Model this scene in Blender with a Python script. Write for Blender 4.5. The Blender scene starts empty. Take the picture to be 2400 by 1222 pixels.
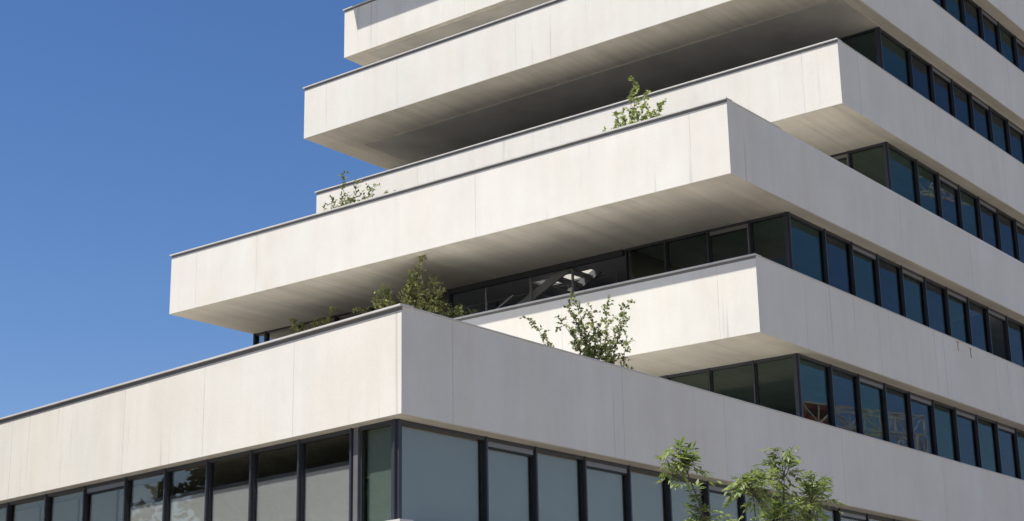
import bpy, math, random
from mathutils import Vector, Matrix
C = bpy.context.scene.collection
R = math.radians
# ------------------------------------------------------------------ camera, sky, sun
cam_d = bpy.data.cameras.new('camera'); cam = bpy.data.objects.new('camera', cam_d); C.objects.link(cam)
cr, cu, cd = Vector((.6170, -.7868, -.0177)), Vector((-.2096, -.1860, .9599)), Vector((.7585, .5886, .2796))
cam.matrix_world = Matrix(((cr.x, cu.x, -cd.x, 0), (cr.y, cu.y, -cd.y, 0), (cr.z, cu.z, -cd.z, 1.6), (0, 0, 0, 1)))
cam_d.sensor_width = 36; cam_d.lens = 56.9; cam_d.clip_start = .1; cam_d.clip_end = 3000
bpy.context.scene.camera = cam
SUN = Vector((-.444, .235, 1.0)).normalized()
sun_d = bpy.data.lights.new('sun', 'SUN'); sun = bpy.data.objects.new('sun', sun_d); C.objects.link(sun)
sun_d.energy = 4.6; sun_d.angle = R(.53); sun_d.color = (1, .95, .87)
sun.rotation_euler = (-SUN).to_track_quat('-Z', 'Y').to_euler(); sun.location = (0, 0, 60)
W = bpy.data.worlds.new('World'); bpy.context.scene.world = W; W.use_nodes = True
nt = W.node_tree; nt.nodes.clear()
sky = nt.nodes.new('ShaderNodeTexSky'); sky.sky_type = 'NISHITA'; sky.sun_disc = False
sky.sun_elevation = math.asin(SUN.z); sky.sun_rotation = math.atan2(SUN.x, SUN.y)
sky.air_density = 1.0; sky.dust_density = .25; sky.ozone_density = 4.0; sky.altitude = 200
bg = nt.nodes.new('ShaderNodeBackground'); bg.inputs[1].default_value = .076
wo = nt.nodes.new('ShaderNodeOutputWorld')
hs = nt.nodes.new('ShaderNodeHueSaturation'); hs.inputs['Saturation'].default_value = 1.2
nt.links.new(sky.outputs[0], hs.inputs['Color']); wb = nt.nodes.new('ShaderNodeMix'); wb.data_type = 'RGBA'; wb.blend_type = 'MULTIPLY'; wb.inputs[0].default_value = 1; wb.inputs[7].default_value = (1.17, 1.01, 1.07, 1)
nt.links.new(hs.outputs[0], wb.inputs[6]); nt.links.new(wb.outputs[2], bg.inputs[0]); nt.links.new(bg.outputs[0], wo.inputs[0])
vs = bpy.context.scene.view_settings
vs.view_transform = 'Standard'; vs.look = 'None'; vs.exposure = 0.55; vs.gamma = 1; vs.use_curve_mapping = False
try: bpy.context.scene.cycles.max_bounces = 12; bpy.context.scene.cycles.transparent_max_bounces = 24
except Exception: pass

# ------------------------------------------------------------------ materials
def mat(name):
    m = bpy.data.materials.new(name); m.use_nodes = True
    t = m.node_tree; b = t.nodes['Principled BSDF']
    return m, t, b
def N(t, k, **kw):
    n = t.nodes.new(k)
    for a, v in kw.items(): setattr(n, a, v)
    return n
def noise(t, vec, scale, detail=4, rough=.55, stretch=None):
    if stretch:
        mp = N(t, 'ShaderNodeMapping'); mp.inputs['Scale'].default_value = stretch
        t.links.new(vec, mp.inputs[0]); vec = mp.outputs[0]
    n = N(t, 'ShaderNodeTexNoise'); n.inputs['Scale'].default_value = scale
    n.inputs['Detail'].default_value = detail; n.inputs['Roughness'].default_value = rough
    t.links.new(vec, n.inputs['Vector']); return n.outputs['Fac']
def ramp(t, fac, p0, c0, p1, c1):
    r = N(t, 'ShaderNodeValToRGB'); e = r.color_ramp.elements
    e[0].position, e[1].position = p0, p1
    e[0].color = (c0, c0, c0, 1) if isinstance(c0, (int, float)) else (*c0, 1)
    e[1].color = (c1, c1, c1, 1) if isinstance(c1, (int, float)) else (*c1, 1)
    t.links.new(fac, r.inputs[0]); return r.outputs[0]
def mul(t, a, b, f=1.0):
    m = N(t, 'ShaderNodeMix', data_type='RGBA', blend_type='MULTIPLY'); m.inputs[0].default_value = f
    for s, v in ((6, a), (7, b)):
        if isinstance(v, tuple): m.inputs[s].default_value = (*v, 1)
        else: t.links.new(v, m.inputs[s])
    return m.outputs[2]
def bump(t, b, h, s, d=.02):
    n = N(t, 'ShaderNodeBump'); n.inputs['Strength'].default_value = s; n.inputs['Distance'].default_value = d
    t.links.new(h, n.inputs['Height']); t.links.new(n.outputs[0], b.inputs['Normal'])
def plain(name, col, rough=.6, metal=0., var=.12, scale=3.):
    m, t, b = mat(name); tc = N(t, 'ShaderNodeTexCoord').outputs['Object']
    c = mul(t, tuple(col), ramp(t, noise(t, tc, scale), .3, 1 - var, .7, 1.0))
    t.links.new(c, b.inputs['Base Color']); b.inputs['Roughness'].default_value = rough; b.inputs['Metallic'].default_value = metal
    return m
def concrete_face():
    m, t, b = mat('white concrete'); tc = N(t, 'ShaderNodeTexCoord').outputs['Object']
    c = mul(t, (.738, .716, .655), ramp(t, noise(t, tc, .7, 7, .62), .3, (.925, .92, .91), .7, (1, 1, 1)))
    c = mul(t, c, ramp(t, noise(t, tc, 1.0, 6, .6, (3.2, 3.2, .22)), .28, .955, .62, 1.0))          # faint vertical run-off streaks
    c = mul(t, c, ramp(t, noise(t, tc, 1.0, 3, .5, (5, 5, .13)), .27, .66, .335, 1.0), .55)          # sparse darker hairlines
    c = mul(t, c, ramp(t, noise(t, tc, .9, 2, .5, (1, 1, .35)), .35, (.985, .968, .945), .65, (1, 1, 1)))
    c = mul(t, c, ramp(t, noise(t, tc, 24, 3), .3, .95, .7, 1.0))
    c = mul(t, c, ramp(t, noise(t, tc, 1.0, 5, .65, (1.7, 1.7, .55)), .30, (.93, .91, .885), .42, (1, 1, 1)), .5)   # scattered weathering patches
    c = mul(t, c, ramp(t, noise(t, tc, 1.0, 2, .5, (11, 11, .22)), .22, .70, .29, 1.0), .5)
    t.links.new(c, b.inputs['Base Color']); b.inputs['Roughness'].default_value = .82
    bump(t, b, noise(t, tc, 10, 6, .65, (1, 1, .5)), .25, .012); return m
def concrete_soffit():
    m, t, b = mat('board marked concrete'); tc = N(t, 'ShaderNodeTexCoord').outputs['Object']
    c = mul(t, (.66, .628, .562), ramp(t, noise(t, tc, .6, 6, .6), .3, .78, .72, 1.0))
    c = mul(t, c, ramp(t, noise(t, tc, 1.0, 4, .6, (.16, 2.2, 1)), .32, .83, .66, 1.0))               # boards run across the slab
    c = mul(t, c, ramp(t, noise(t, tc, 1.0, 2, .5, (.12, 8, 1)), .3, .90, .5, 1.0))
    t.links.new(c, b.inputs['Base Color']); b.inputs['Roughness'].default_value = .85
    bump(t, b, noise(t, tc, 6, 5), .3, .015); return m
def glass(name, tint, f0=.05, wav=.0035):
    m, t, b = mat(name); t.nodes.remove(b); out = t.nodes['Material Output']
    tc = N(t, 'ShaderNodeTexCoord').outputs['Object']
    bp = N(t, 'ShaderNodeBump'); bp.inputs['Strength'].default_value = 1; bp.inputs['Distance'].default_value = wav
    t.links.new(noise(t, tc, .55, 2, .4), bp.inputs['Height'])
    tr = N(t, 'ShaderNodeBsdfTransparent'); tr.inputs[0].default_value = (*tint, 1)
    gl = N(t, 'ShaderNodeBsdfGlossy'); gl.inputs['Roughness'].default_value = 0.0; gl.inputs[0].default_value = (.80, .71, .58, 1)
    t.links.new(bp.outputs[0], gl.inputs['Normal'])
    fr = N(t, 'ShaderNodeFresnel'); fr.inputs['IOR'].default_value = 1.5
    ma = N(t, 'ShaderNodeMath', operation='MULTIPLY_ADD'); ma.inputs[1].default_value = .40; ma.inputs[2].default_value = f0 - .045
    t.links.new(fr.outputs[0], ma.inputs[0])
    mx = N(t, 'ShaderNodeMixShader'); t.links.new(ma.outputs[0], mx.inputs[0])
    t.links.new(tr.outputs[0], mx.inputs[1]); t.links.new(gl.outputs[0], mx.inputs[2]); t.links.new(mx.outputs[0], out.inputs[0])
    return m
def leafmat(name, dark, light, transl=.35):
    m, t, b = mat(name); out = t.nodes['Material Output']
    at = N(t, 'ShaderNodeAttribute', attribute_name='tone')
    c = ramp(t, at.outputs['Fac'], 0., dark, 1., light)
    t.links.new(c, b.inputs['Base Color']); b.inputs['Roughness'].default_value = .5
    tl = N(t, 'ShaderNodeBsdfTranslucent'); t.links.new(mul(t, c, (1.25, 1.3, .6)), tl.inputs[0])
    mx = N(t, 'ShaderNodeMixShader'); mx.inputs[0].default_value = transl
    t.links.new(b.outputs[0], mx.inputs[1]); t.links.new(tl.outputs[0], mx.inputs[2]); t.links.new(mx.outputs[0], out.inputs[0])
    return m
M = dict(
    face=concrete_face(), soffit=concrete_soffit(),
    soffit_shaded=plain('shade toned soffit panel', (.50, .485, .455), .85, 0, .25, .8),
    joint=plain('joint sealant', (.56, .54, .51), .9, 0, .3, 2),
    coping=plain('pale metal coping', (.60, .59, .565), .55, 0, .15),
    dark_strip=plain('dark grey flashing', (.16, .155, .148), .6),
    frame=plain('anthracite window frame', (.050, .055, .068), .45, .3, .1),
    sash=plain('grey window sash', (.22, .22, .225), .4, .4, .1),
    rubber=plain('black gasket', (.012, .014, .02), .6),
    blue=glass('blue tinted glass', (.50, .60, .72)), teal=glass('teal tinted glass', (.50, .66, .70)),
    clear=glass('clear glass', (.80, .82, .815)), bright=glass('untinted glass', (.875, .89, .885), .045), green=glass('green corner glass', (.70, .76, .735), .05),
    blind=plain('pale roller blind', (.72, .73, .72), .9, 0, .05),
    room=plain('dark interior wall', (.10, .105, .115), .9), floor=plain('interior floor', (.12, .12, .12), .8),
    grey=plain('grey painted wall', (.50, .52, .54), .9),
    steel=plain('dark painted steel', (.06, .065, .07), .5, .5), tread=plain('galvanised stringer', (.17, .175, .18), .5, .3), step=plain('grey tread', (.34, .35, .36), .6), string=plain('grey painted stringer', (.27, .275, .28), .6),
    rail=plain('light steel rail', (.45, .46, .47), .4, .6),
    rust=plain('rust', (.23, .10, .06), .9), soil=plain('soil', (.06, .045, .03), .95),
    ground=plain('pale paving', (.34, .300, .240), .9, 0, .25, .4),
    white=plain('white crane paint', (.62, .62, .60), .5), red=plain('red crane panel', (.30, .05, .03), .5),
    bark=plain('brown bark', (.09, .07, .05), .9, 0, .4, 12),
)
# ------------------------------------------------------------------ mesh helpers
class MB:
    def __init__(s): s.v, s.f, s.m = [], [], []
    def poly(s, pts, mi=0):
        i = len(s.v); s.v += [tuple(p) for p in pts]; s.f.append(tuple(range(i, i + len(pts)))); s.m.append(mi)
    def hexa(s, p, mi=0):                                   # p: 4 bottom (ccw from above), 4 top
        i = len(s.v); s.v += [tuple(q) for q in p]
        for q in ((3, 2, 1, 0), (4, 5, 6, 7), (0, 1, 5, 4), (1, 2, 6, 5), (2, 3, 7, 6), (3, 0, 4, 7)):
            s.f.append(tuple(i + k for k in q)); s.m.append(mi)
    def box(s, x0, x1, y0, y1, z0, z1, mi=0):
        s.hexa([(x0, y0, z0), (x1, y0, z0), (x1, y1, z0), (x0, y1, z0), (x0, y0, z1), (x1, y0, z1), (x1, y1, z1), (x0, y1, z1)], mi)
    def obox(s, o, d, n, a0, a1, b0, b1, z0, z1, mi=0):     # box in a wall's own axes: a along, b outward, z up
        q = [(a0, b0), (a1, b0), (a1, b1), (a0, b1)]
        if d.x * n.y - d.y * n.x < 0: q = q[::-1]
        pt = lambda a, b, z: (o.x + d.x * a + n.x * b, o.y + d.y * a + n.y * b, z)
        s.hexa([pt(a, b, z0) for a, b in q] + [pt(a, b, z1) for a, b in q], mi)
    def prism(s, foot, z0, z1, mi=0, cap_bottom=True, cap_top=True):
        n = len(foot); i = len(s.v); s.v += [(x, y, z0) for x, y in foot] + [(x, y, z1) for x, y in foot]
        for k in range(n): s.f.append((i + k, i + (k + 1) % n, i + n + (k + 1) % n, i + n + k)); s.m.append(mi)
        if cap_bottom: s.f.append(tuple(i + k for k in range(n - 1, -1, -1))); s.m.append(mi)
        if cap_top: s.f.append(tuple(i + n + k for k in range(n))); s.m.append(mi)
    def bar(s, a, b, w, h=None, mi=0):                      # square bar between two points
        a, b = Vector(a), Vector(b); h = h or w; t = (b - a).normalized()
        x = t.cross(Vector((0, 0, 1)) if abs(t.z) < .95 else Vector((1, 0, 0))).normalized(); y = x.cross(t)
        c = [(-1, -1), (1, -1), (1, 1), (-1, 1)]
        s.hexa([a + x * (w * i / 2) + y * (h * j / 2) for i, j in c] + [b + x * (w * i / 2) + y * (h * j / 2) for i, j in c], mi)
    def tube(s, pts, radii, n=6, mi=0):
        base = len(s.v); up = Vector((.3, .2, 1)).normalized()
        for k, p in enumerate(pts):
            t = (pts[min(k + 1, len(pts) - 1)] - pts[max(k - 1, 0)]).normalized()
            x = t.cross(up); x = x.normalized() if x.length > 1e-4 else Vector((1, 0, 0)); y = t.cross(x)
            for j in range(n):
                a = 2 * math.pi * j / n; s.v.append(tuple(p + (x * math.cos(a) + y * math.sin(a)) * radii[k]))
        for k in range(len(pts) - 1):
            for j in range(n):
                s.f.append((base + k * n + j, base + k * n + (j + 1) % n, base + (k + 1) * n + (j + 1) % n, base + (k + 1) * n + j)); s.m.append(mi)
    def build(s, name, mats, parent=None, smooth=False):
        me = bpy.data.meshes.new(name); me.from_pydata(s.v, [], s.f); me.update()
        for m in (mats if isinstance(mats, list) else [mats]): me.materials.append(m)
        me.polygons.foreach_set('material_index', s.m)
        if smooth: me.polygons.foreach_set('use_smooth', [True] * len(s.f))
        o = bpy.data.objects.new(name, me); C.objects.link(o)
        if parent: o.parent = parent
        return o
def tag(o, label=None, cat=None, group=None, kind=None):
    for k, v in (('label', label), ('category', cat), ('group', group), ('kind', kind)):
        if v: o[k] = v
    return o
def thing(name, label, cat, group=None):
    o = bpy.data.objects.new(name, None); C.objects.link(o); o.empty_display_size = .3
    return tag(o, label, cat, group)
V = lambda *a: Vector(a)

# ------------------------------------------------------------------ ground
g = MB(); g.poly([(-600, -600, 0), (600, -600, 0), (600, 600, 0), (-600, 600, 0)])
tag(g.build('ground', M['ground']), kind='structure')

# ------------------------------------------------------------------ the building
H, Y0, YE, XB = 1.826, 17.62, 37.17, 75.0
TA = math.tan(R(6.527))
ZT = [4.908 + 3.6 * k for k in range(8)]                    # parapet tops, lowest slab first
#       left face x, slope of the left face
SL = [(19.657, TA), (19.657, TA), (31.911, 0), (30.996, 0), (37.144, 0), (36.489, 0), (38.398, 0), (37.19, 0)]
bld = thing('office_building', 'white concrete office building with stacked stepped terraces and dark window bands', 'building')
JL = {1: [2.9, 5.64, 8.41, 12.92], 2: [1.05, 5.6, 10.1], 3: [1.04, 7.6, 15.8, 18.4], 4: [1.1, 10.3, 15.], 5: [10.4, 15.3, 18.5], 6: [9., 14, 18]}
JR = {1: [20.98, 26.2, 30.11, 35.62, 41.52, 47], 2: [38.91, 41.76, 46.07, 50.5], 3: [40.2, 45, 49.3], 4: [38.3, 43.2, 48.6], 5: [44.6, 49.9, 53], 6: [51.5, 54, 57]}
HOLE = (35.35, 35.95, 24.6, 26.7)
def foot(k, inset=0.):
    x, sl = SL[k]; i = inset; sec = math.sqrt(1 + sl * sl)
    xl = lambda y: x + sl * (y - Y0) + i * sec
    return [(xl(Y0 + i), Y0 + i), (XB - i, Y0 + i), (XB - i, YE - i), (xl(YE - i), YE - i)]
for k in range(8):
    zt, zb = ZT[k], ZT[k] - H; b = MB()
    fo, fi = foot(k), foot(k, .22); zf = zb + .45
    n = len(fo)
    for j in range(n):                                       # parapet ring: outer skin, inner skin, top
        a, c, ai, ci = fo[j], fo[(j + 1) % n], fi[j], fi[(j + 1) % n]
        b.poly([(*a, zb), (*c, zb), (*c, zt), (*a, zt)]); b.poly([(*ci, zf), (*ai, zf), (*ai, zt), (*ci, zt)])
        b.poly([(*a, zt), (*c, zt), (*ci, zt), (*ai, zt)])
    if k == 3:                                               # opening for the stair, narrowed so sun only reaches the tread ends
        hx0, hx1, hy0, hy1 = HOLE
        for ff, z, up in ((fi, zf, 1), (fo, zb, 0)):
            (xa, y_a), (xb_, _), (_, yb_) = ff[0], ff[1], ff[2]
            for r4 in ((xa, hx0, y_a, yb_), (hx1, xb_, y_a, yb_), (hx0, hx1, y_a, hy0), (hx0, hx1, hy1, yb_)):
                q = [(r4[0], r4[2], z), (r4[1], r4[2], z), (r4[1], r4[3], z), (r4[0], r4[3], z)]
                b.poly(q if up else q[::-1])
        hq = [(hx0, hy0), (hx1, hy0), (hx1, hy1), (hx0, hy1)]
        for j in range(4): b.poly([(*hq[(j + 1) % 4], zb), (*hq[j], zb), (*hq[j], zf), (*hq[(j + 1) % 4], zf)])
    else:
        b.poly([(*q, zf) for q in fi]); b.poly([(*q, zb) for q in fo[::-1]])
    x, sl = SL[k]; o = V(x, Y0, 0); dl = V(sl, 1, 0).normalized(); nl = V(-1, sl, 0).normalized()
    for s in JL.get(k, []): b.obox(o, dl, nl, s - .0045, s + .0045, -.05, .0015, zb + .01, zt - .02, 1)
    for s in JR.get(k, []): b.obox(V(0, Y0, 0), V(1, 0, 0), V(0, -1, 0), s - .0055, s + .0055, -.05, .0015, zb + .01, zt - .02, 1)
    band = b.build('floor_band', [M['face'], M['joint']], bld)
    fs = foot(k, .025); b = MB()
    if k == 3:
        hx0, hx1, hy0, hy1 = HOLE
        for r4 in ((fs[0][0], hx0, fs[0][1], fs[2][1]), (hx1, fs[1][0], fs[0][1], fs[2][1]), (hx0, hx1, fs[0][1], hy0), (hx0, hx1, hy1, fs[2][1])): b.box(*r4, zb - .012, zb - .001)
    else: b.prism(fs, zb - .012, zb - .001)
    b.build('soffit', M['soffit'], band)
    # metal coping: top sheet with a lip proud of the faces (wide on the terrace side, slim on the street side)
    b = MB(); L = (YE - Y0) * math.sqrt(1 + sl * sl)
    b.obox(o, dl, nl, -.02, L + .05, -.25, .05, zt + .002, zt + .036)
    xr = 33.6 if k == 3 else XB
    b.box(x + .27, xr, Y0 - .016, Y0 + .25, zt + .002, zt + .026)
    b.build('coping', M['coping'], band)
    b = MB(); b.obox(o, dl, nl, .0, L, -.02, .006, zt - .066, zt + .001); b.build('strip', M['dark_strip'], band)  # dark strip along the left face just below the coping
b = MB(); b.prism(foot(7, .2), ZT[7] - .3, ZT[7] - .1); b.build('roof', M['soil'], bld)
# lower ceiling panel under the fifth and sixth slabs, shade put into its colour
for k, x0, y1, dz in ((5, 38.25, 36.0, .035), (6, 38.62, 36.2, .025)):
    z = ZT[k] - H; b = MB(); b.box(x0, 56, Y0 + .35, y1, z - dz, z - .0125); b.build('ceiling_panel', M['soffit_shaded'], bld)
# rust drips under the third window row
for x, z0, z1, w in ((43.38, 11.80, 12.06, .02), (44.28, 11.74, 12.02, .025)):
    b = MB(); b.box(x - w, x + w, Y0 - .003, Y0 + .01, z0, z1); b.box(x - .14, x + .11, Y0 - .0035, Y0 + .01, z1 - .004, z1 + .012); b.build('rust_stain', M['rust'], bld)

RX, RN = V(1, 0, 0), V(0, -1, 0)
rng = random.Random(4)
def window(o, d, n, w, z0, z1, kind='fixed', gl='blue', blind=0, b_off=.10, open_=False, drop=.02):
    f = MB()
    f.obox(o, d, n, -.021, .021, -.10, .07, z0, z1); f.obox(o, d, n, .022, w - .022, -.08, .045, z1 - .07, z1 - .001)
    f.obox(o, d, n, .022, w - .022, -.08, .03, z0 + .001, z0 + .06)
    fr = f.build('window', M['frame'], bld)
    a0, a1, zb, zt = .023, w - .023, z0 + .061, z1 - .071
    gk = MB(); gk.obox(o, d, n, a1 - .032, a1, -.06, .012, zb, zt); gk.build('gasket', M['rubber'], fr)
    if kind == 'sash':
        s = MB(); s.obox(o, d, n, a0 + .021, a1 - .033, -.05, .030, zt - .09, zt - .001); s.obox(o, d, n, a0 + .021, a1 - .033, -.05, .02, zb, zb + .05)
        s.obox(o, d, n, a0 + .021, a0 + .06, -.05, .02, zb + .051, zt - .091); s.build('sash', M['sash'], fr)
        zt -= .092; zb += .051; a0 += .04
        g2 = MB(); g2.obox(o, d, n, a0 + .021, a1 - .033, -.045, .014, zt - .03, zt - .001); g2.build('gasket', M['rubber'], fr)
    p = MB()
    jz = rng.uniform(-.0012, .0012); jx = rng.uniform(-.0012, .0012)     # panes never sit perfectly true
    if open_:
        dd = (d * math.cos(1.2) - n * math.sin(1.2)); nn = V(dd.y, -dd.x, 0)
        if nn.dot(n) < 0: nn = -nn
        p.obox(o + d * a0, dd, nn, .02, a1 - a0, -.02, -.008, zb, zt)
    else:
        dd = (d + n * jx).normalized(); nn = (n - d * jx).normalized()
        p.obox(o, dd, nn, a0 + .02, a1 - .033, -.032, -.020, zb, zt)
    p.build('pane', M[gl], fr)
    if blind:
        q = MB(); q.obox(o, d, n, .05, w - .05, -b_off - .004, -b_off, z1 - .02 - blind, z1 - drop); q.build('blind', M['blind'], fr)
        if drop > .1: q = MB(); q.obox(o, d, n, .045, w - .045, -b_off - .02, -b_off + .015, z1 - drop, z1 - drop + .07); q.build('blind_rail', M['sash'], fr)
    return fr
def post(o, z0, z1):
    b = MB(); b.box(o.x - .02, o.x + .04, o.y - .02, o.y + .04, z0, z1); b.build('corner_post', M['rubber'], bld)
def curtain(o, d, n, length, z0, z1, gl='blue', step=1.517):
    b = MB(); s = 0
    while s < length - .1: b.obox(o, d, n, s - .035, s + .035, -.1, .075, z0, z1); s += step
    b.obox(o, d, n, .036, length, -.08, .045, z1 - .07, z1 - .001); b.obox(o, d, n, .036, length, -.08, .03, z0 + .001, z0 + .06)
    fr = b.build('curtain_wall', M['frame'], bld)
    p = MB(); p.obox(o, d, n, .036, length, -.032, -.02, z0 + .061, z1 - .071); p.build('pane', M[gl], fr)
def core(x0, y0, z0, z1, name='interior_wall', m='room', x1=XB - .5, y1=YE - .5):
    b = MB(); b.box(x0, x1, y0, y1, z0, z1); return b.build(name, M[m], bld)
# --- the row under the lowest visible slab (blinds down behind the glass)
def zrow(k): return ZT[k] - H + .452, ZT[k + 1] - H - .013       # from slab top to the soffit above
z0, z1 = zrow(0)
dl, nl = V(TA, 1, 0).normalized(), V(-1, TA, 0).normalized()
SL_, SR_ = .26, .38; cA = V(19.657 + SL_ * math.sqrt(1 + TA * TA) + TA * SR_, Y0 + SR_, 0)
xs = [22.29, 23.75, 25.31, 26.83, 28.30, 29.81] + [29.81 + 1.517 * i for i in range(1, 9)]
window(cA, RX, RN, xs[0] - cA.x, z0, z1, 'fixed', 'clear', 2.9, .10)
for i in range(len(xs) - 1):
    window(V(xs[i], cA.y, 0), RX, RN, xs[i + 1] - xs[i], z0, z1, 'sash' if i in (0, 2, 5, 7, 9, 11) else 'fixed', 'clear', 2.9, .10)
curtain(V(xs[-1], cA.y, 0), RX, RN, XB - 1 - xs[-1], z0, z1)
sl_ = [0, .93, 1.12, 2.56, 3.97, 5.35, 6.75, 8.16, 9.71, 11.25, 12.88, 14.4, 15.9, 17.4, 18.9]
for i in range(len(sl_) - 1):
    w = sl_[i + 1] - sl_[i]
    if i == 1: continue
    near = i < 7
    window(cA + dl * sl_[i], dl, nl, w, z0, z1, 'sash' if i == 7 else 'fixed', 'green' if i == 0 else ('bright' if near else 'clear'), 2.9, .12 if i == 0 else (.06 if near else .75), drop=.60 if 2 <= i <= 6 else .02)
pb = MB(); pb.obox(cA, dl, nl, .966, 1.084, -.08, .03, z0, z1); pb.build('wall_pier', M['sash'], bld)
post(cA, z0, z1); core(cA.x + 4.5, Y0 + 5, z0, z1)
# --- the rows above: glass corner, right-hand windows, left-hand windows
ROW = {1: (34.43, 18.06, 12, 3, 36.115), 2: (34.45, 18.06, 12, 3, 36.326), 3: (40.66, 18.06, 9, 2, 42.589), 4: (40.79, 18.05, 8, 1, 42.858), 5: (43.00, 18.05, 8, 1, 44.53), 6: (43.0, 18.05, 8, 1, 44.53)}
tints = ['teal', 'blue', 'blue', 'blue', 'blue', 'teal', 'blue', 'blue', 'teal', 'blue', 'teal', 'blue']
for k, (xc, yc, nr, nlw, xf) in ROW.items():
    z0, z1 = zrow(k); o = V(xc, yc, 0)
    window(o, RX, RN, xf - xc, z0, z1, 'fixed', 'teal')
    for i in range(nr):
        op = (k == 2 and i == 7)
        window(V(xf + 1.517 * i, yc, 0), RX, RN, 1.517, z0, z1, 'sash' if i % 2 == 1 else 'fixed', tints[(i + 1 + 3 * k) % 12], open_=op)
    xe = xf + 1.517 * nr
    if xe < XB - 2: curtain(V(xe, yc, 0), RX, RN, XB - 1 - xe, z0, z1)
    ys = {1: [0, 1.17, 2.44, 3.7], 2: [0, 1.06, 2.28, 3.58, 4.86], 3: [0, 1.14, 2.6]}.get(k, [0, 1.3, 2.7])
    for i in range(len(ys) - 1):
        window(V(xc, yc + ys[i], 0), V(0, 1, 0), V(-1, 0, 0), ys[i + 1] - ys[i], z0, z1, 'sash' if (k, i) == (2, 1) or (k, i) == (3, 1) else 'fixed', 'green')
    post(o, z0, z1)
    if k == 2:
        curtain(V(xc, 29.0, 0), V(0, 1, 0), V(-1, 0, 0), 37.09 - 29.0, z0, z1, 'clear')
        b = MB(); b.box(xc - .08, xc + .10, 37.03, 37.11, z0, z1); b.build('corner_post', M['rubber'], bld)
        b = MB(); b.box(xc - .06, xc + .06, 22.97, 28.96, z1 - .16, z1 - .001); b.build('lintel', M['frame'], bld)
        for x0, x1, y0, y1 in ((34.6, 35.34, 22.9, 36.9), (35.96, 39.4, 22.9, 36.9), (35.341, 35.959, 22.9, 24.59), (35.341, 35.959, 26.71, 36.9)):
            b = MB(); b.box(x0, x1, y0, y1, z1 - .03, z1 - .001); b.build('ceiling_lining', M['grey'], bld)
        core(xc + 5, 22.9, z0, z1, m='grey'); core(xc + .2, 22.75, z0, z1, 'partition_wall', 'steel', xc + 5, 22.88)
        core(xc + 4.2, 22.9, z0 + 1.75, z1 - .3, 'interior_wall', 'grey', xc + 4.95, 33)
        for y in (27.15, 28.3): 
            b = MB(); b.box(xc + 3.6, xc + 3.7, y - .05, y + .05, z0, z1 - .01); b.build('column', M['steel'], bld)
    else:
        curtain(V(xc, yc + ys[-1], 0), V(0, 1, 0), V(-1, 0, 0), 37.05 - yc - ys[-1], z0, z1, 'green')
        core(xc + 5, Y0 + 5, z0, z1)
# ground floor, set back below the lowest slab
b = MB(); b.box(21, XB - 1, 19, YE - 1, 0, ZT[0] - H - .013); b.build('ground_floor', M['frame'], bld)
# planting beds behind the parapets
for (x0, x1, y0, y1, k) in ((24.5, 30.5, 17.86, 19.9, 1), (32.15, 33.0, 26.6, 34.2, 2), (31.25, 34.2, 17.86, 36.9, 3)):
    z = ZT[k] - H + .452; b = MB(); b.box(x0, x1, y0, y1, z, z + .45); b.build('planting_bed', M['soil'], bld)

# ------------------------------------------------------------------ stair and balustrade in the loggia
st = thing('steel_stair', 'dark steel stair with pale treads climbing inside the open terrace', 'stair')
zbf = ZT[2] - H + .452
za, ya, zc, yc_ = zbf, 31.43, ZT[3] - H + .45, 24.19
sx0, sx1 = 34.75, 35.85
for x in (sx0, sx1):
    b = MB(); b.hexa([(x - .03, ya, za - .001), (x + .03, ya, za - .001), (x + .03, yc_, zc - .26), (x - .03, yc_, zc - .26), (x - .03, ya, za + .2), (x + .03, ya, za + .2), (x + .03, yc_, zc), (x - .03, yc_, zc)])
    b.build('stringer', M['string'] if x == sx0 else M['tread'], st)
for i in range(20):
    t = (i + .5) / 20; y = ya + (yc_ - ya) * t; z = za + .02 + (zc - za - .12) * t
    b = MB(); b.box(sx0 + .031, sx1 - .031, y - .15, y + .15, z - .02, z + .02); b.build('tread', M['step'], st)
b = MB(); sl2 = (zc - za) / (ya - yc_); b.bar((sx0 - .05, 29.6, za + .16 + (ya - 29.6) * sl2 + .22), (sx0 - .05, 26.9, za + .16 + (ya - 26.9) * sl2 + .22), .05)
b.build('handrail', M['rail'], st)
rl = thing('balustrade', 'pale steel handrail with slim posts and dark panels behind the stair', 'railing')
b = MB(); zr = 13.80; b.bar((36.12, 30.6, zr), (36.12, 24.3, zr), .05); b.build('handrail', M['rail'], rl)
for y in (24.78, 26.22):
    b = MB(); b.box(34.60, 34.65, y - .03, y + .03, zbf, 13.835); b.build('column', M['string'], st)
for y, m in ((30.4, 'steel'), (27.86, 'rail'), (28.6, 'steel'), (27.0, 'steel'), (26.0, 'rail'), (24.35, 'rail')):
    b = MB(); xq = 34.66 if y == 27.86 else 36.10; b.box(xq, xq + .04, y - .02, y + .02, zbf, 13.868 if y == 27.86 else 13.775); b.build('post', M[m], rl)
b = MB(); b.box(36.65, 36.67, 24.3, 30.6, zbf, 13.55); b.build('infill_panel', M['room'], rl)

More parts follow.
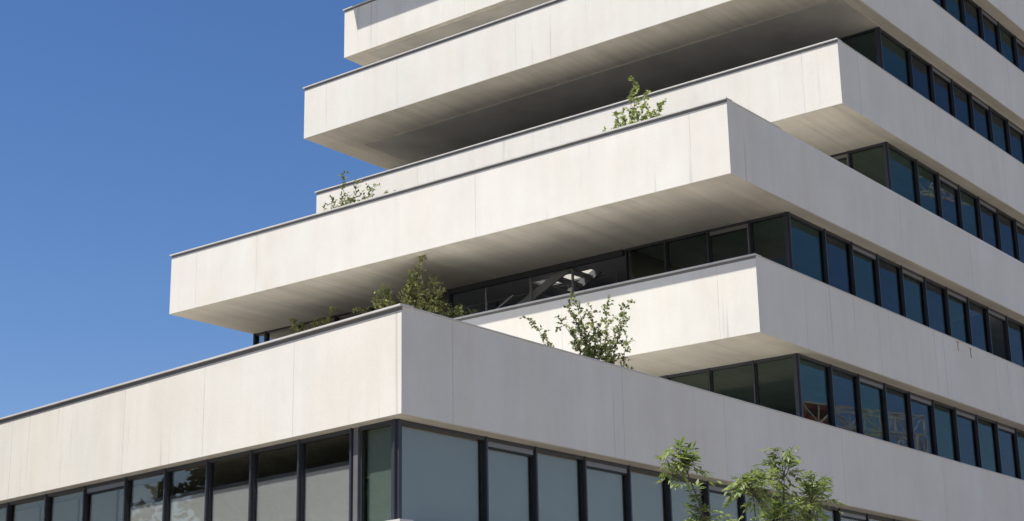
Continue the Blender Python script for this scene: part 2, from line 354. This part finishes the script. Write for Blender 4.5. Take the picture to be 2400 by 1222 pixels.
# ------------------------------------------------------------------ plants
def leaf(mb, tones, p, d, up, L, w, tone):
    d = d.normalized(); s = d.cross(up)
    s = s.normalized() if s.length > 1e-3 else V(1, 0, 0); u = s.cross(d)
    i = len(mb.v); m = p + d * (L * .45) - u * (w * .15)
    mb.v += [tuple(p), tuple(m + s * w + u * w * .3), tuple(p + d * L - u * L * .08), tuple(m - s * w + u * w * .3)]
    mb.f += [(i, i + 2, i + 1), (i, i + 3, i + 2)]; mb.m += [0, 0]; tones += [tone, tone]
def rv(r): 
    while True:
        q = V(r.uniform(-1, 1), r.uniform(-1, 1), r.uniform(-1, 1))
        if .05 < q.length < 1: return q.normalized()
def plant(name, label, cat, base, tips, mleaf, seed, L=.07, w=.022, twigs=16, per=8, tl=.3, t0=.35, r0=.02, compound=False, group=None, spread=.0, stemname='stem', hubs=None):
    r = random.Random(seed); root = thing(name, label, cat, group); root.location = base; B = Vector(base)
    S, F, tn = MB(), MB(), []
    hb = [Vector(h) - B for h in hubs] if hubs else []
    for h in hb:                                             # main stems up to where they fork
        c = V(h.x * .25 + r.uniform(-.05, .05), h.y * .25, h.z * .6)
        pts = [c * (2 * t * (1 - t)) + h * t * t for t in [i / 10 for i in range(11)]]
        S.tube(pts, [r0 * (1 - .6 * i / 10) for i in range(11)], 6)
    for tip in tips:
        tip = Vector(tip) - B
        if hb:
            b0 = min(hb, key=lambda h: (h - tip).length); ctrl = b0 * .5 + tip * .5 + V(r.uniform(-.05, .05), r.uniform(-.05, .05), .06 * (tip - b0).length); rr = r0 * .28
        else:
            b0 = V(r.uniform(-spread, spread), r.uniform(-spread, spread), 0); rr = r0
            ctrl = V(b0.x + (tip.x - b0.x) * .35 + r.uniform(-.1, .1), b0.y + (tip.y - b0.y) * .35 + r.uniform(-.1, .1), tip.z * .62)
        P = lambda t: b0 * (1 - t) ** 2 + ctrl * (2 * t * (1 - t)) + tip * t * t
        pts = [P(i / 8) for i in range(9)]
        S.tube(pts, [rr * (1 - .85 * i / 8) + .0015 for i in range(9)], 5)
        for k in range(twigs):
            t = t0 + (1 - t0) * (k + r.random()) / twigs; p = P(t); ax = (P(min(1, t + .03)) - P(max(0, t - .03))).normalized()
            q = (rv(r) + ax * .5 + V(0, 0, .3)).normalized(); ln = tl * r.uniform(.5, 1.15) * (1.2 - .6 * t)
            e = p + q * ln - V(0, 0, ln * .12); S.tube([p, (p + e) / 2 + V(0, 0, ln * .06), e], [.0035, .0025, .001], 3)
            tone0 = r.uniform(.1, .85)
            if compound:                                     # pinnate leaf: pairs of narrow leaflets drooping along a rachis
                for j in range(per):
                    u = (j + 1) / per; pp = p + (e - p) * u + V(0, 0, math.sin(u * 3.0) * ln * .10 - u * u * ln * .25)
                    side = q.cross(V(0, 0, 1) + rv(r) * .25).normalized()
                    for sgn in (-1, 1):
                        leaf(F, tn, pp, side * sgn * .8 + q * .7 + V(0, 0, r.uniform(-.7, -.1)), V(0, 0, 1) + rv(r) * .3, L * r.uniform(.75, 1.15), w, min(1, max(0, tone0 + r.uniform(-.25, .25))))
                leaf(F, tn, pp, q + V(0, 0, -.5), V(0, 0, 1), L, w, tone0)
            else:
                for j in range(per):
                    u = (j + .6) / per; pp = p + (e - p) * u
                    leaf(F, tn, pp, rv(r) + q * .7 + V(0, 0, .15), rv(r) * .7 + V(0, 0, 1), L * r.uniform(.6, 1.2), w * r.uniform(.8, 1.2), min(1, max(0, tone0 + r.uniform(-.3, .3))))
    S.build(stemname, M['bark'], root)
    fo = F.build('foliage', mleaf, root)
    a = fo.data.attributes.new('tone', 'FLOAT', 'FACE'); a.data.foreach_set('value', tn)
    return root
LF = dict(olive=leafmat('olive leaves', (.16, .18, .065), (.52, .54, .25)),
          fresh=leafmat('fresh green leaves', (.15, .20, .07), (.50, .55, .26)),
          sun=leafmat('grey green leaves', (.07, .09, .035), (.32, .35, .16)),
          ash=leafmat('ash leaves', (.07, .11, .035), (.32, .39, .16)),
          dark=leafmat('dark tree leaves', (.02, .035, .012), (.06, .09, .03), .2))
G1 = 'plants on the terraces'
za = ZT[1] - H + .9
plant('terrace_shrub', 'airy sunlit shrub with round leaves rising above the lowest grey parapet', 'shrub', (27.6, 19.1, za),
      [(26.85, 19.2, 10.42), (26.5, 19.1, 10.15), (26.42, 19.3, 9.85), (27.2, 19.0, 10.15), (25.3, 19.2, 9.60), (27.0, 19.3, 9.7), (28.1, 19.2, 10.55), (28.95, 19.2, 10.72),
       (28.45, 19.0, 10.3), (28.95, 19.3, 9.88), (27.9, 19.3, 10.0), (28.4, 19.2, 9.7), (27.5, 19.0, 9.75), (26.8, 19.2, 9.95), (26.9, 19.0, 9.45), (27.3, 19.2, 9.5), (27.9, 19.2, 9.5), (28.0, 19.0, 9.2), (27.4, 19.2, 9.2)],
      LF['sun'], 11, L=.075, w=.030, twigs=30, per=8, tl=.32, t0=.30, r0=.012, spread=.35, group=G1)
zb_ = ZT[2] - H + .9
plant('terrace_shrub', 'dense olive shrub in shade left of the stair, behind the lowest parapet corner', 'shrub', (32.3, 28.9, zb_),
      [(31.3, 27.3, 13.82), (31.35, 27.75, 13.45), (31.6, 28.8, 13.05), (31.7, 27.2, 13.25), (31.8, 29.5, 12.95), (32.0, 30.35, 13.05), (31.9, 30.0, 12.65), (32.2, 27.4, 12.6), (32.4, 27.0, 12.5), (31.7, 28.4, 12.9), (32, 29, 12.5),
       (31.5, 28.9, 13.25), (31.9, 27.9, 12.9), (32.0, 26.5, 12.25), (31.6, 27.6, 13.2), (32.1, 30.4, 12.6), (31.9, 29.5, 12.5), (31.8, 28.5, 12.6), (31.9, 27.2, 12.7), (31.6, 29.2, 13.15), (32.1, 26.7, 12.5), (31.7, 28.2, 13.2), (31.5, 28.0, 13.2),
       (32.1, 26.2, 12.2), (32.2, 25.9, 12.05), (31.8, 27.0, 12.95)], LF['olive'], 5, L=.08, w=.025, twigs=50, per=10, tl=.42, t0=.35, r0=.016, spread=.3, group=G1)
plant('terrace_shrub', 'small olive shrub peeping over the long lit lower parapet under the left soffit', 'shrub', (32.5, 32.6, zb_),
      [(32.6, 33.45, 13.35), (32.7, 32.7, 13.22), (32.6, 31.9, 13.45), (32.6, 32.2, 13.1), (32.5, 33.0, 13.05), (32.6, 33.2, 13.2), (32.6, 32.4, 13.2), (32.6, 32.0, 13.05)], LF['olive'], 8, L=.09, w=.03, twigs=24, per=7, tl=.28, t0=.45, r0=.010, spread=.25, group=G1)
zc_ = ZT[3] - H + .9
plant('terrace_shrub', 'bright leafy shrub with one tall shoot against the dark upper soffit', 'shrub', (35.4, 23.3, zc_),
      [(35.6, 23.14, 19.28), (35.6, 23.05, 18.9), (35.6, 22.75, 18.70), (35.5, 23.75, 18.35), (35.6, 22.2, 18.30), (35.5, 24.15, 17.85), (35.7, 22.3, 17.9), (35.5, 23.0, 18.1), (35.6, 23.5, 18.1), (35.6, 22.7, 18.2), (35.6, 23.3, 17.8), (35.6, 22.5, 18.0),
       (35.6, 22.9, 18.0), (35.6, 22.4, 18.15), (35.5, 23.5, 18.3), (35.5, 23.2, 18.2), (35.6, 22.6, 17.9), (35.5, 23.8, 17.9)], LF['fresh'], 21, L=.09, w=.036, twigs=36, per=7, tl=.28, t0=.22, r0=.012, spread=.3, group=G1)
plant('terrace_shrub', 'thin sparse shrub at the far left terrace corner against blue sky', 'shrub', (35.5, 34.3, zc_),
      [(35.6, 34.43, 19.05), (35.6, 34.9, 18.25), (35.5, 33.7, 18.5), (35.6, 32.5, 18.0), (35.6, 32.1, 17.85), (35.6, 33.0, 18.25), (35.6, 35.3, 18.0), (35.6, 33.2, 18.2), (35.6, 34.5, 18.2), (35.6, 33.9, 18.1), (35.6, 35.2, 17.7), (35.6, 34.7, 17.9), (35.6, 34.2, 18.0), (35.6, 33.5, 18.0)], LF['sun'], 33, L=.10, w=.033, twigs=34, per=5, tl=.36, t0=.30, r0=.009, spread=.25, group=G1)
# street tree whose top enters the frame from below
def crown(px, py, y):                                        # a crown point on the sight line at y metres from the camera's plane
    v = cd + cr * ((px - 1200) / 3793.) - cu * ((py - 611) / 3793.); s = y / v.y; return (v.x * s, y, v.z * s + 1.6)
tips = [(1580, 1045, 9.0), (1560, 1070, 9.05), (1625, 1065, 8.95), (1600, 1095, 9.0), (1570, 1115, 9.1), (1590, 1060, 9.05), (1630, 1160, 9.1), (1640, 1190, 9.0), (1620, 1215, 9.1), (1635, 1240, 9.1),
        (1740, 1115, 8.8), (1765, 1105, 9.0), (1800, 1120, 8.9), (1750, 1150, 9.1), (1825, 1065, 9.0), (1842, 1055, 8.9), (1810, 1085, 9.1), (1850, 1085, 9.0), (1900, 1120, 8.9), (1925, 1115, 9.0), (1935, 1150, 9.1),
        (1890, 1165, 9.0), (1850, 1180, 8.8), (1790, 1160, 9.0), (1830, 1205, 9.0), (1880, 1205, 8.9), (1770, 1185, 8.9), (1900, 1220, 9), (1800, 1225, 9.1), (1715, 1290, 9), (1860, 1290, 9), (1830, 1140, 9.2), (1905, 1160, 9.2), (1780, 1140, 9.1), (1755, 1130, 9), (1870, 1195, 9), (1855, 1215, 8.9), (1815, 1190, 9.1), (1945, 1175, 9.1), (1730, 1135, 8.9), (1890, 1140, 9)]
hubs = [(1612, 1110, 9.0), (1650, 1225, 9.1), (1765, 1160, 8.95), (1838, 1120, 9.0), (1900, 1180, 9.0), (1840, 1230, 9.0)]
tb = crown(1800, 1222, 9.0)
plant('street_tree', 'young ash tree whose leafy top rises in front of the lowest windows', 'tree', (tb[0], tb[1], 0), [crown(*q) for q in tips], LF['ash'], 41,
      L=.105, w=.021, twigs=7, per=4, tl=.27, t0=.10, r0=.016, compound=True, stemname='trunk', hubs=[crown(*h) for h in hubs])
# trees to the left of the view: seen only as reflections in the terrace glass, some added to darken it
G2 = 'tall trees across the street'
r_ = random.Random(77)
for i, (x, y, h, lab) in enumerate(((9.0, 34.0, 18.5, 'tall dark tree of the middle of three, mirrored in the lowest glass'), (13.0, 30.5, 13.8, 'dark tree closest to the building, mirrored in the corner terrace glass'), (10.8, 38.5, 16.5, 'shorter dark tree standing between the others, mirrored in the left end windows'), (5.5, 38.0, 17.0, 'tallest dark tree standing farthest from the building'))):
    tp = [(x + r_.gauss(0, 1.7), y + r_.gauss(0, 1.7), h * r_.uniform(.38, 1.0)) for _ in range(105)]
    hb = [(x + r_.uniform(-1.2, 1.2), y + r_.uniform(-1.2, 1.2), h * q) for q in (.3, .42, .55, .66, .78)]
    plant('shade_tree', lab, 'tree', (x, y, 0), tp, LF['dark'], 90 + i, L=.27, w=.11, twigs=30, per=9, tl=1.1, t0=.25, r0=.16, stemname='trunk', hubs=hb, group=G2)

# two tower cranes beyond the right edge of the view: seen only as reflections in the street windows
def lattice(a, b, h, w, mb):
    a, b = Vector(a), Vector(b); t = (b - a).normalized(); n = max(2, int((b - a).length / h))
    s = t.cross(Vector((0, 0, 1))); s = s.normalized() if s.length > .1 else Vector((1, 0, 0)); u = s.cross(t)
    cs = [s * (i * h / 2) + u * (j * h / 2) for i, j in ((-1, -1), (1, -1), (1, 1), (-1, 1))]
    for c in cs: mb.bar(a + c, b + c, w)
    for k in range(n):
        p, q = a + (b - a) * (k / n), a + (b - a) * ((k + 1) / n)
        for i in range(4):
            c, d = cs[i], cs[(i + 1) % 4]
            mb.bar(p + c, q + d, w * .6) if k % 2 else mb.bar(p + d, q + c, w * .6)
            mb.bar(p + c, p + d, w * .6)
def crane(name_label, foot_, z, tip, red):
    c = thing('tower_crane', name_label, 'crane', 'cranes mirrored in the windows'); c.location = (foot_[0], foot_[1], 0)
    m = MB(); lattice((0, 0, 0), (0, 0, z - .6), 1.0, .10, m); m.build('mast', M['white'], c)
    t = Vector((tip[0] - foot_[0], tip[1] - foot_[1], z)); m = MB(); lattice((-t.x * .05, -t.y * .05, z), t, 1.0, .09, m); m.build('jib', M['white'], c)
    if red:
        d = Vector((t.x, t.y, 0)).normalized(); m = MB(); m.obox(t - d * 1.4, d, Vector((-d.y, d.x, 0)), -.9, .9, -.35, .35, z - .75, z + .6); m.build('counterweight', M['red'], c)
crane('white lattice crane with a red counterweight, mirrored in the third window row', (76.6, 2.2), 16.1, (69.2, -.3), True)
crane('taller white lattice crane without counterweight, mirrored in an upper window row', (86.5, 6.2), 29.4, (78.0, 3.4), False)
